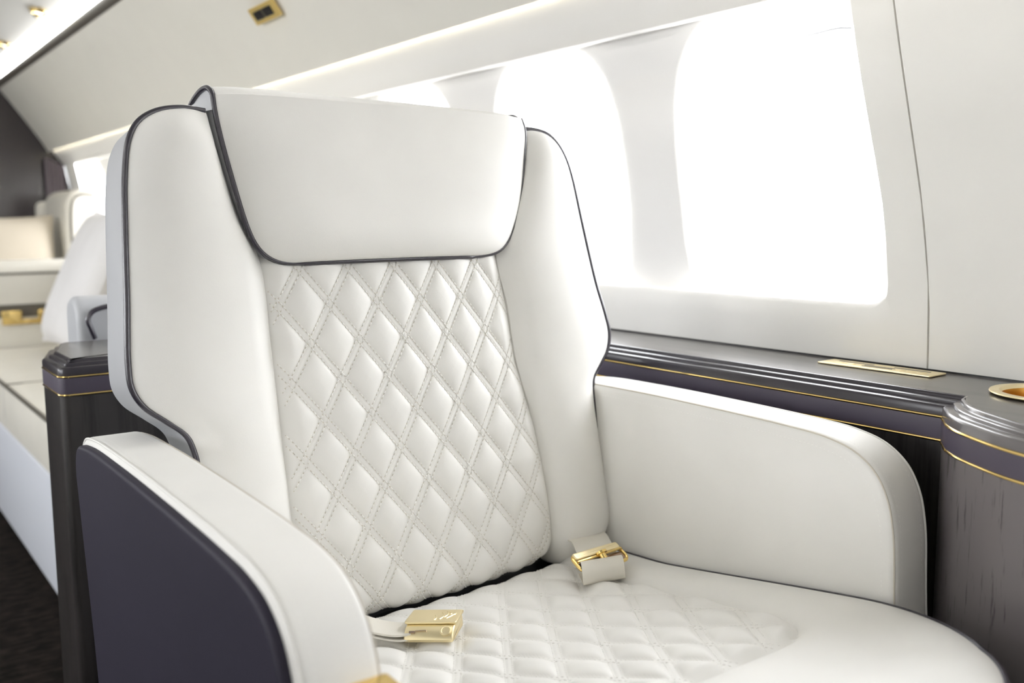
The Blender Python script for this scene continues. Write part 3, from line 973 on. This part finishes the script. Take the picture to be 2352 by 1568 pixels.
# continue over the top (both sides share the roll)
over = [(.000, .5715), (-.010, .5775), (-.024, .5800), (-.045, .5790), (-.070, .5735), (-.095, .562), (-.112, .545), (-.122, .515), (-.124, .47), (-.122, .43)]
over = [(p.x, p.y) for p in catmull([(0.004, .566, 0)] + [(h, b, 0) for h, b in over], 4)][1:]
for h, b in over:
    rows.append((-.2195, b, h, .187, b - 0.0075, h, 2.0))
nu = 44
V = []
for (la, lb, lh, ra, rb, rh, t) in rows:
    for i in range(nu):
        u = i / (nu - 1)
        e = min(u, 1 - u) * (ra - la)
        a = la + (ra - la) * u; b = lb + (rb - lb) * u; h = lh + (rh - lh) * u
        if t <= 1.0:
            crown = (1 - math.exp(-e / 0.030)) * 0.018 * smoothstep(0.0, 0.35, t) * (1 - 0.45 * smoothstep(0.55, 1.0, t))
            h += crown + 0.005 * (1 - math.exp(-e / 0.008)) * smoothstep(0.0, 0.08, t) + 0.009 * (4 * u * (1 - u)) ** 0.7 * (1 - smoothstep(0.1, 0.6, t))
        else:
            k = (1 - math.exp(-e / 0.020))
            b += 0.004 * k
        V.append(BP(a, b, h))
F = grid_faces(len(rows), nu)
nR = len(rows)
headrest = link_mesh('headrest', V, F, M['cream'], chair)
headrest['label'] = 'smooth leather headrest flap rolling over the top of the back'
# side cheeks: a slanted sliver beside the flap, pale leather over the top
for sg, col_ in ((-1, 0), (1, nu - 1)):
    CV = []
    for j in range(40):
        t = j / 39
        p = rows[j]; a_, b_ = (p[0], p[1]) if sg < 0 else (p[3], p[4])
        k = smoothstep(0.42, 0.54, b_)
        CV += [Vector(V[j * nu + col_]), BR(a_ + sg * (0.001 + 0.0065 * k), b_, -0.004 - 0.012 * k), BR(a_ + sg * (0.002 + 0.008 * k), b_, -0.06)]
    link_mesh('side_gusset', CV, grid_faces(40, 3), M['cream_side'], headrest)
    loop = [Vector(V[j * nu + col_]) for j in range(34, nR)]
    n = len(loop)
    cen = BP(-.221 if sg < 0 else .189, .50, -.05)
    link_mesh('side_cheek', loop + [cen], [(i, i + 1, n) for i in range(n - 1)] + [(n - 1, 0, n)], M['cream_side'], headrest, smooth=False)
pl = [Vector(v) - NV * 0.0015 - Vector((0.0008, 0, 0)) for v in [V[j * nu] for j in range(nR)]]
pr = [Vector(v) - NV * 0.0020 + Vector((0.0004, 0, 0)) for v in [V[j * nu + nu - 1] for j in range(nR)]]
bottom = [Vector(V[i]) - NV * 0.0015 - TV * 0.001 for i in range(nu)]
loop = pl[::-1] + bottom[1:-1] + pr
tube('piping', loop, 0.0031, M['piping'], headrest, 10)

# ---- seat cushion
SX, HWS = 0.568, 0.281
Y_FRONT, Y_BACK, RC = 0.315, 1.02, 0.240
def seat_half(y):
    if y >= Y_FRONT + RC: return HWS
    d = Y_FRONT + RC - y
    return HWS - RC + math.sqrt(max(0, RC * RC - d * d))
def seat_pq(x, y):
    return ((x - 0.462 - 0.67 * (y - 0.814)) / PER, (x - 0.592 + 0.67 * (y - 0.814)) / PER)
def quilt_sd(x, y):
    """distance inside the quilted field (positive inside)"""
    cx, hx, r = 0.577, 0.194, 0.055
    y0 = 0.546
    dx = abs(x - cx) - (hx - r); dy = (y0 + r) - y
    if dx > 0 and dy > 0: return r - math.hypot(dx, dy)
    return min(hx - abs(x - cx), y - y0)
def seat_z(x, y):
    base = 0.430 + 0.130 * (0.93 - y)
    hw = seat_half(y)
    e = min(hw - abs(x - SX), 0.9)
    e = min(e, (y - Y_FRONT) * 1.0 if abs(x - SX) < HWS - RC else e)
    sd = quilt_sd(x, y)
    z = base
    if sd > 0:
        p, q = seat_pq(x, y)
        z += -0.004 + 0.005 * (1 - math.exp(-sd / 0.006)) + quilt_h(p, q, 0.0085) * smoothstep(0.0, 0.016, sd) * (1 - 0.55 * smoothstep(0.84, 0.94, y)) - 0.006 * smoothstep(0, .15, sd)
    else:
        s = -sd
        z += 0.012 * (1 - math.exp(-s / 0.016)) - 0.004 * math.exp(-s / 0.004)
    z -= 0.010 * math.exp(-max(0, e) / 0.018)
    z += 0.010 * smoothstep(0.9, 0.5, y) * smoothstep(0.12, 0.26, max(abs(x - SX), 0.62 - y))
    z += 0.005 * smoothstep(0.82, 0.93, y) - (max(0, y - 0.934) ** 2) * 11
    return z
nx, ny = 270, 360
ys = []
for j in range(ny):
    t = j / (ny - 1)
    if t < 0.18: ys.append(Y_FRONT + RC * (1 - math.cos(t / 0.18 * PI / 2)))
    else: ys.append(Y_FRONT + RC + (Y_BACK - Y_FRONT - RC) * (t - 0.18) / 0.82)
V = []
for y in ys:
    hw = seat_half(y)
    for i in range(nx):
        x = SX - hw + 2 * hw * i / (nx - 1)
        V.append(Vector((x, y, seat_z(x, y))))
F = grid_faces(ny, nx)
# skirt of the cushion below its piping
peri = [j * nx for j in range(ny - 1, 0, -1)] + [i for i in range(nx)] + [j * nx + nx - 1 for j in range(1, ny)]
rim = [V[i].copy() for i in peri]
n0 = len(V); m = len(peri)
for k, (dz, ins) in enumerate(((-0.004, -.002), (-0.012, -.003), (-0.05, -.003), (-0.09, 0.0), (-0.13, .012))):
    for p in rim:
        c = Vector((SX, 0.66, p.z)); d = (Vector((p.x, p.y, p.z)) - c); d.normalize()
        V.append(Vector((p.x - d.x * ins, p.y - d.y * ins, p.z + dz)))
for i in range(m - 1): F.append((peri[i], peri[i + 1], n0 + i + 1, n0 + i))
for k in range(4):
    for i in range(m - 1):
        a = n0 + k * m + i
        F.append((a, a + 1, a + 1 + m, a + m))
seat = link_mesh('seat_cushion', V, F, M['cream'], chair)
seat['label'] = 'seat cushion with quilted centre and smooth bolster'
tube('piping', resample([p + Vector((0, 0, -0.001)) for p in rim], 220), 0.0036, M['piping'], seat, 8)
mb = MB()
def seat_ok(p):
    return quilt_sd(*p) > 0.004 and p[1] < 0.985
for fam in (1, -1):
    for k in range(-12, 16):
        for off in (-0.0040, 0.0040):
            line = []
            for s in range(0, 300):
                y = 0.54 + 0.45 * s / 299
                x = (0.462 if fam > 0 else 0.592) + k * PER + off * 1.2 + fam * 0.67 * (y - 0.814)
                line.append((x, y))
            for run in clip_runs(line, seat_ok):
                stitches(mb, [(x, y, seat_z(x, y)) for x, y in run], lambda c: Vector((0, .13, 1)).normalized(), h=0.0005, lift=0.0002)
st = mb.build('stitching', M['thread'], seat, smooth=False); tag(st, kind='stuff')

# ---- armrests
def arm_profile(y_front, y_rear_top, y_rear_bot, ztop, zbot, rf, rr):
    pts = []
    pts.append((y_front - 0.010, zbot))
    pts.append((y_front - 0.006, 0.40))
    pts.append((y_front, 0.50))
    P = [(y_front + 0.004, ztop - rf * 1.25), (y_front + 0.012, ztop - rf * 0.78), (y_front + 0.027, ztop - rf * 0.44), (y_front + 0.052, ztop - rf * 0.20), (y_front + 0.088, ztop - rf * 0.075), (y_front + 0.14, ztop - 0.002)]
    pts += P
    pts += [(y_front + 0.26, ztop + 0.001), (y_rear_top - 0.17, ztop + 0.002), (y_rear_top - rr - 0.02, ztop - 0.001)]
    pts += [(y_rear_top - rr * 0.45, ztop - rr * 0.22), (y_rear_top - rr * 0.12, ztop - rr * 0.6), (y_rear_top, ztop - rr * 1.1)]
    pts += [(y_rear_top - 0.006, 0.58), (y_rear_bot, 0.39), (y_rear_bot - 0.03, zbot)]
    return [(p.x, p.y) for p in catmull([(a, b, 0) for a, b in pts], 6)]
def armrest(x0, x1, prof, label, rx=0.008):
    o = slab('armrest', prof, lambda y, z, w: Vector((w, y, z)), x0, x1, rx, M['cream'], chair, segs=5)
    o['label'] = label
    return o
def edge_line(prof, x, inset, z_min):
    q = inset2(prof, inset)
    return [Vector((x, y, z)) for (y, z), (yy, zz) in zip(q, prof) if zz > z_min]
pl_ = arm_profile(0.520, 1.112, 1.066, 0.6575, 0.10, 0.075, 0.040)
armL = armrest(0.2215, 0.2800, pl_, 'left armrest with navy outer panel and gold front trim')
pr_ = arm_profile(0.520, 1.080, 1.060, 0.6590, 0.10, 0.075, 0.040)
armR = armrest(0.8520, 0.9120, pr_, 'right armrest in plain cream leather')
# navy outer panel on the left arm
side = slab('side_panel', inset2(pl_, 0.0075), lambda y, z, w: Vector((w, y, z)), 0.2225, 0.2140, 0.0, M['navy'], armL, bev1=0.004, segs=4)
side['label'] = 'navy leather outer panel'
so = slab('side_panel', inset2(pr_, 0.0075), lambda y, z, w: Vector((w, y, z)), 0.911, 0.9190, 0.0, M['navy'], armR, bev1=0.004, segs=4)
so['label'] = 'navy leather outer panel'
# seam piping and thread rows along the arm tops
for o, prof, xin, xout, s in ((armL, pl_, 0.2800, 0.2215, -1), (armR, pr_, 0.8520, 0.9120, 1)):
    tube('seam', edge_line(prof, xin + s * 0.0022, 0.0021, 0.12), 0.0009, M['hole'], o, 6)
    tube('seam', edge_line(prof, xout - s * 0.0022, 0.0012, 0.12), 0.0013, M['cream'], o, 6)
    mb = MB()
    stitches(mb, edge_line(prof, xin, 0.0150, 0.42), lambda c: Vector((-s, 0, 0)), 0.0052, 0.0030, 0.0008, 0.0003, 0.0)
    # row on the top face, 11 mm from the inner and outer seams
    def top_row(xr):
        row = [Vector((xr, y, z)) for (y, z) in prof if z > 0.42 and y < 1.05]
        def nrm(c):
            k = min(range(len(prof)), key=lambda t: (prof[t][0] - c.y) ** 2 + (prof[t][1] - c.z) ** 2)
            a = prof[max(k - 1, 0)]; b = prof[min(k + 1, len(prof) - 1)]
            t = Vector((0, b[0] - a[0], b[1] - a[1])).normalized()
            n = Vector((0, -t.z, t.y))
            return n
        stitches(mb, row, nrm, 0.0052, 0.0030, 0.0007, 0.0002, 0.0)
    top_row(xin + s * 0.012); top_row(xout - s * 0.012)
    st = mb.build('stitching', M['thread'], o, smooth=False); tag(st, kind='stuff')
# gold trim across the front of both arms
for o, x0, x1 in ((armL, 0.2500, 0.2825),):
    g = slab('gold_trim', rrect(x0, 0.5060, x1, 0.5300, 0.003, 3), lambda x, y, w: Vector((x, y, w)), 0.578, 0.5885, 0.0015, M['gold'], o, segs=3)
    g['label'] = 'polished gold bar on the front of the arm'
    slab('trim_panel', rrect(x0 + .002, 0.505, x1 - .002, 0.530, 0.003, 3), lambda x, y, w: Vector((x, y, w)), 0.30, 0.580, 0.001, M['gold_satin'], o, segs=2)
# base
b1 = box('seat_base', 0.300, 0.42, 0.10, 0.850, 1.06, 0.335, M['navy'], chair, 0.012)
b2 = box('pedestal', 0.40, 0.52, 0.0, 0.76, 0.98, 0.11, M['trim_dark'], chair, 0.01)

# ================================================================== SEAT BELTS
def strap_geo(pts, width_dirs, w, th=0.0014):
    """ribbon: centre points with side vectors"""
    V, F = [], []
    n = len(pts)
    for p, d in zip(pts, width_dirs):
        p = Vector(p); d = Vector(d).normalized()
        V += [p - d * (w / 2), p + d * (w / 2)]
    # normals
    W = []
    for i in range(n):
        a = Vector(pts[max(i - 1, 0)]); b = Vector(pts[min(i + 1, n - 1)])
        t = (b - a).normalized(); d = Vector(width_dirs[i]).normalized()
        nn = d.cross(t).normalized()
        W += [V[2 * i] + nn * th, V[2 * i + 1] + nn * th]
    A = V + W; o = 2 * n
    for i in range(n - 1):
        a = 2 * i
        F += [(a, a + 1, a + 3, a + 2), (o + a, o + a + 2, o + a + 3, o + a + 1), (a, a + 2, o + a + 2, o + a), (a + 1, o + a + 1, o + a + 3, a + 3)]
    F += [(0, o, o + 1, 1), (2 * n - 2, 2 * n - 1, o + 2 * n - 1, o + 2 * n - 2)]
    return A, F

# right belt end with the gold connector
bt = empty('seat_belt', 'cream seat belt end with gold slotted connector, folded by the right armrest', 'seat belt', 'seat belt halves')
wd = Vector((1.0, 0.03, 0.0)).normalized()
pts = catmull([Vector((0.818, 0.985, 0.440)), Vector((0.812, 0.960, 0.4580)), Vector((0.800, 0.930, 0.4660)), Vector((0.778, 0.895, 0.4690)), Vector((0.762, 0.870, 0.4700)), Vector((0.756, 0.858, 0.4660))], 6)
V, F = strap_geo(pts, [wd] * len(pts), 0.060)
link_mesh('strap', V, F, M['strap'], bt)
# folded tail rolling over in front of the connector
f = [(0.757, 0.858, 0.4640), (0.751, 0.848, 0.4715), (0.744, 0.837, 0.4725), (0.7395, 0.8295, 0.4660), (0.7395, 0.8280, 0.4560), (0.744, 0.8325, 0.4480), (0.751, 0.844, 0.4465), (0.760, 0.862, 0.4490)]
wd2 = Vector((0.975, -0.22, 0.0)).normalized()
pts = catmull(f, 6)
V, F = strap_geo([Vector(p) + Vector((-0.001, 0.001, 0.0)) for p in pts], [wd2] * len(pts), 0.057)
link_mesh('folded_tail', V, F, M['strap'], bt)
# frame: rounded gold loop, two bars and a stud
ux = wd; uf = Vector((-0.10, -0.86, -0.42)).normalized(); uf = (uf - ux * uf.dot(ux)).normalized(); un = ux.cross(uf).normalized()
if un.z < 0: un = -un
oc = Vector((0.756, 0.8605, 0.4700))
ff = lambda x, y, w=0.0: oc + ux * x + uf * y + un * w
loop = [ff(x, y) for x, y in rrect(-.0385, -.010, .0375, .018, .008, 5)]
tube('frame', loop, 0.0023, M['gold'], bt, 8, closed=True)
slab('cross_bar', rrect(-.037, -.0105, .037, .0000, .003, 3), ff, 0.0, 0.0045, .0015, M['gold_satin'], bt, segs=3)
slab('slot_plate', rrect(-.036, .003, .036, .016, .003, 3), ff, -.003, 0.0005, .001, M['bronze'], bt, segs=2)
tube('edge_bar', catmull([ff(-.037, .003, .003), ff(-.015, .004, .005), ff(.005, .0035, .0055), ff(.037, .001, .003)], 5), 0.0016, M['gold'], bt, 6)
V, F = lathe_geo([(0, .006), (.0045, .006), (.005, .003), (.005, -.006), (.0078, -.0065), (.0078, -.0095), (0, -.010)], ff(.000, .010, .004), -(un * 0.35 - uf * 0.94), 16)
link_mesh('stud', V, F, M['gold'], bt)

# left belt end with the lift-lid buckle
bk = empty('seat_belt', 'gold lift-lid seat belt buckle lying on the quilted seat beside the left armrest', 'seat belt', 'seat belt halves')
rt = Vector((0.715, -0.695, 0.060)); rt.normalize()
dp = Vector((0.62, 0.74, -0.09)); dp = (dp - rt * dp.dot(rt)).normalized()
upv = rt.cross(dp).normalized()
if upv.z < 0: upv = -upv
ob = Vector((0.4925, 0.8235, 0.4480))
bf = lambda x, y, w: ob + rt * x + dp * y + upv * w
# body: side profile (depth, height) extruded along the width; nose slopes down to the front
prof = [(-.012, .000), (-.0135, .003), (-.012, .007), (-.004, .0125), (.002, .0142), (.036, .0142), (.039, .012), (.040, .004), (.038, .000)]
body = slab('buckle_body', [(a, b) for a, b in prof], lambda y, z, w: bf(w, y, z), -.0265, .0265, .0022, M['gold_satin'], bk, segs=3)
lid = slab('buckle_lid', rrect(-.0285, .0010, .0275, .0425, .003, 4), lambda x, y, w: bf(x, y, w), .0143, .0172, .0010, M['gold_satin'], bk, segs=3)
lid['label'] = 'satin gold lid with raised ornament'
mb = MB()
for cx, cy, sx, sy, a0 in ((.006, .020, .006, .013, 0.5), (.011, .024, .004, .010, .2), (.016, .022, .006, .012, -.3), (.019, .028, .004, .006, .6), (.013, .030, .006, .005, 1.0), (.001, .014, .004, .009, .7)):
    pts = []
    for k in range(9):
        t = k / 8
        x = cx + sx * math.sin(a0 + t * 2.6) * 0.7; y = cy + sy * (t - .5) * 1.7
        pts.append(bf(x, y, .0173))
    V, F = tube_geo(pts, 0.0006, 5); mb.add(V, F)
mb.build('ornament', M['gold_satin'], lid)
front_n = (upv * 0.82 - dp * 0.57).normalized(); front_d = (upv * 0.57 + dp * 0.82).normalized()
fo = bf(0, -.0080, .0103)
fp = lambda x, y, w: fo + rt * x + front_d * y + front_n * w
V, F = lathe_geo([(.0055, .0), (.0062, .0012), (.0048, .0018), (.0042, .0010), (0, .0010)], fp(.018, .0, 0), front_n, 20)
link_mesh('pivot_ring', V, F, M['gold_satin'], body)
slab('release_slot', rrect(-.021, -.0028, -.0145, -.0002, .0006, 2), fp, .0, .0008, 0, M['bronze'], body, segs=2)
tube('slot_line', [fp(-.0145, -.0002, .0005), fp(-.0045, .0006, .0005), fp(-.0030, .0003, .0005), fp(-.0028, -.001, .0005)], 0.0005, M['bronze'], body, 5)
# strap from under the armrest into the buckle
f = [Vector((0.405, 0.905, 0.470)), Vector((0.435, 0.882, 0.463)), Vector((0.455, 0.867, 0.456)), Vector((0.470, 0.855, 0.4535)), Vector((0.484, 0.846, 0.4545))]
pts = catmull(f, 6)
V, F = strap_geo(pts, [Vector((0.60, 0.78, -0.10))] * len(pts), 0.042, 0.0022)
link_mesh('strap', V, F, M['strap'], bk)
V, F = strap_geo([p + Vector((0.002, -0.003, -0.005)) for p in pts], [Vector((0.60, 0.78, -0.10))] * len(pts), 0.042, 0.0018)
link_mesh('strap', V, F, M['strap'], bk)

# ================================================================== SOFA BEHIND
sofa = empty('sofa', 'cream leather sofa with dark piping along the cabin wall behind the armchair', 'sofa')
XF = 0.409
def cushion(name, x0, y0, z0, x1, y1, z1, mat, parent, r=0.03, crown=0.01, n=16):
    """soft box with a crowned top"""
    V, F = [], []
    poly = rrect(x0, y0, x1, y1, r, 4)
    V, F = slab_geo(poly, lambda x, y, w: Vector((x, y, w)), z0, z1, min(r, (z1 - z0) * 0.45), None, 5)
    o = link_mesh(name, V, F, mat, parent)
    return o
Y1, YM, Y2 = 1.80, 2.985, 3.86
for a, b in ((Y1, YM), (YM, Y2)):
    V = []
    nx_, ny_ = 26, 30
    for j in range(ny_):
        y = a + 0.002 + (b - a - 0.004) * j / (ny_ - 1)
        ey = min(y - a, b - y)
        for i in range(nx_):
            x = XF + (0.95 - XF) * i / (nx_ - 1)
            e = min(ey, x - XF)
            V.append(Vector((x, y, 0.442 - 0.010 * math.exp(-e / 0.03))))
    F = grid_faces(ny_, nx_)
    m_ = len(V)
    fr = [j * nx_ for j in range(ny_)]
    for dz, dx in ((-0.02, -0.004), (-0.09, -0.004), (-0.135, 0.004)):
        for i in fr: V.append(V[i] + Vector((dx, 0, dz)))
    for i in range(ny_ - 1): F.append((fr[i], fr[i + 1], m_ + i + 1, m_ + i))
    for k in range(2):
        for i in range(ny_ - 1):
            q = m_ + k * ny_ + i; F.append((q, q + 1, q + 1 + ny_, q + ny_))
    sc_ = link_mesh('seat_cushion', V, F, M['sofa_leather'], sofa)
    tube('piping', [V[i] for i in fr] , 0.0055, M['sofa_pipe'], sc_, 6)
    tube('piping', [V[nx_ * (ny_ - 1) + i] for i in range(nx_)], 0.0035, M['sofa_pipe'], sc_, 6)
box('base', XF + 0.008, Y1 - 0.1, 0.0, 0.950, Y2 + 0.25, 0.325, M['sofa_base'], sofa, 0.006)
box('front_panel', XF - 0.002, Y1 - 0.1, 0.012, XF + 0.01, Y2 + 0.2, 0.300, M['sofa_base'], sofa, 0.003)
# far arm, crossing the end of the sofa
ap = [(3.862, 0.30), (3.862, 0.52), (3.862, 0.705), (3.875, 0.728), (3.905, 0.742), (3.96, 0.747), (4.05, 0.745), (4.10, 0.73), (4.115, 0.70), (4.115, 0.30)]
arm = slab('armrest', [(p.x, p.y) for p in catmull([(a, b, 0) for a, b in ap], 4)], lambda y, z, w: Vector((w, y, z)), 0.40, 0.955, 0.012, M['sofa_leather'], sofa)
arm['label'] = 'broad far armrest with gold latch'
tube('piping', [(0.405 + 0.54 * k / 8, 3.860, 0.7035) for k in range(9)], 0.004, M['sofa_pipe'], arm, 6)
box('recess', 0.520, 3.8585, 0.545, 0.730, 3.866, 0.592, M['sofa_pipe'], arm, 0.002)
for x0, x1 in ((0.536, 0.600), (0.655, 0.716)):
    g = box('latch_plate', x0, 3.846, 0.520, x1, 3.862, 0.570, M['gold'], arm, 0.003); g['label'] = 'gold latch plate'
box('latch_bar', 0.595, 3.849, 0.520, 0.660, 3.862, 0.538, M['gold'], arm, 0.002)
# near arm and wall-side backrest
na_ = [(1.70, 0.30), (1.70, 0.70), (1.703, 0.735), (1.715, 0.752), (1.735, 0.758), (1.76, 0.757), (1.782, 0.745), (1.79, 0.70), (1.79, 0.30)]
arm2 = slab('armrest', [(p.x, p.y) for p in catmull([(a, b, 0) for a, b in na_], 4)], lambda y, z, w: Vector((w, y, z)), 0.347, 0.955, 0.012, M['cream_side'], sofa)
arm2['label'] = 'near armrest with black piping, behind the dark cabinet'
bl = catmull([(0.372, 1.694, 0.690), (0.366, 1.692, 0.708), (0.362, 1.691, 0.722), (0.368, 1.691, 0.734), (0.384, 1.691, 0.741), (0.42, 1.691, 0.745), (0.6, 1.691, 0.747), (0.94, 1.691, 0.747)], 5)
tube('piping', bl, 0.0042, M['piping'], arm2, 8)
for a, b in ((Y1 + 0.01, 2.58), (2.59, 3.20), (3.21, 3.85)):
    cushion('back_cushion', 0.912, a, 0.445, 0.957, b, 0.90, M['sofa_leather'], sofa, 0.018)

def pillow(name, o, ex, ey, ez, w, h, th, mat, label, group='sofa pillows'):
    """ex along the width, ey up the pillow, ez out of its face"""
    n = 22
    ex, ey, ez = Vector(ex).normalized(), Vector(ey).normalized(), Vector(ez).normalized()
    V, F = [], []
    for s in (1, -1):
        b = len(V)
        for j in range(n):
            for i in range(n):
                u = -1 + 2 * i / (n - 1); v = -1 + 2 * j / (n - 1)
                pin = 1 - 0.07 * (1 - v * v) * abs(u) ** 3 ; pin2 = 1 - 0.07 * (1 - u * u) * abs(v) ** 3
                bul = ((1 - u ** 4) * (1 - v ** 4)) ** 0.55
                wr = 0.006 * math.sin(7 * u + 3 * v) * (1 - u * u) * abs(v) ** 2
                V.append(Vector(o) + ex * (u * w / 2 * pin) + ey * (v * h / 2 * pin2) + ez * (s * (th / 2 * bul + 0.001) + wr * s))
        g = grid_faces(n, n)
        F += [tuple(i + b for i in f_) for f_ in g]
    # rim welt
    rim_i = [i for i in range(n)] + [j * n + n - 1 for j in range(1, n)] + [(n - 1) * n + i for i in range(n - 2, -1, -1)] + [j * n for j in range(n - 2, 0, -1)]
    for k in range(len(rim_i)):
        a, b = rim_i[k], rim_i[(k + 1) % len(rim_i)]
        F.append((a, b, b + n * n, a + n * n))
    p = link_mesh(name, V, F, mat)
    tag(p, label, 'pillow', group)
    tube('welt', [(V[i] + V[i + n * n]) / 2 for i in rim_i], 0.004, mat, p, 6, closed=True)
    return p
pillow('pillow', (0.735, 3.42, 0.700), (0, 1, 0), (0.205, 0, 0.455), (-0.455, 0, 0.205), 0.50, 0.49, 0.12, M['white_fab'], 'large white pillow leaning on the sofa back behind the armchair')
# end seat beyond the far arm
es = empty('corner_seat', 'cream leather corner seat with tall back cushion beyond the sofa arm', 'sofa')
V, F = slab_geo([(p.x, p.y) for p in catmull([(0.885, 0.44), (0.888, 0.70), (0.892, 0.955), (0.902, 0.998), (0.930, 1.022), (0.965, 1.030), (1.01, 1.026), (1.03, 0.98), (1.045, 0.70), (1.05, 0.44)], 5)],
                lambda x, z, w: Vector((x, w, z)), 4.45, 4.93, 0.030, None, 5)
bc = link_mesh('back_cushion', V, F, M['sofa_leather'], es)
tube('piping', catmull([(0.905, 4.458, 0.46), (0.908, 4.452, 0.70), (0.914, 4.452, 0.94), (0.926, 4.452, 0.985), (0.95, 4.452, 1.003), (1.01, 4.452, 1.004)], 6), 0.006, M['sofa_pipe'], bc, 6)
box('side_pad', 0.865, 4.935, 0.46, 1.0, 5.015, 0.985, M['sofa_leather'], es, 0.03)
box('seat_cushion', 0.30, 4.13, 0.30, 1.05, 5.018, 0.46, M['sofa_leather'], es, 0.03)
box('base', 0.31, 4.14, 0.0, 1.06, 5.018, 0.31, M['sofa_base'], es, 0.006)
pillow('pillow', (0.640, 4.52, 0.695), (1, 0, 0), (0, 0.12, 0.45), (0, -0.45, 0.12), 0.44, 0.46, 0.16, M['beige'], 'beige pillow standing on the corner seat beyond the sofa arm')
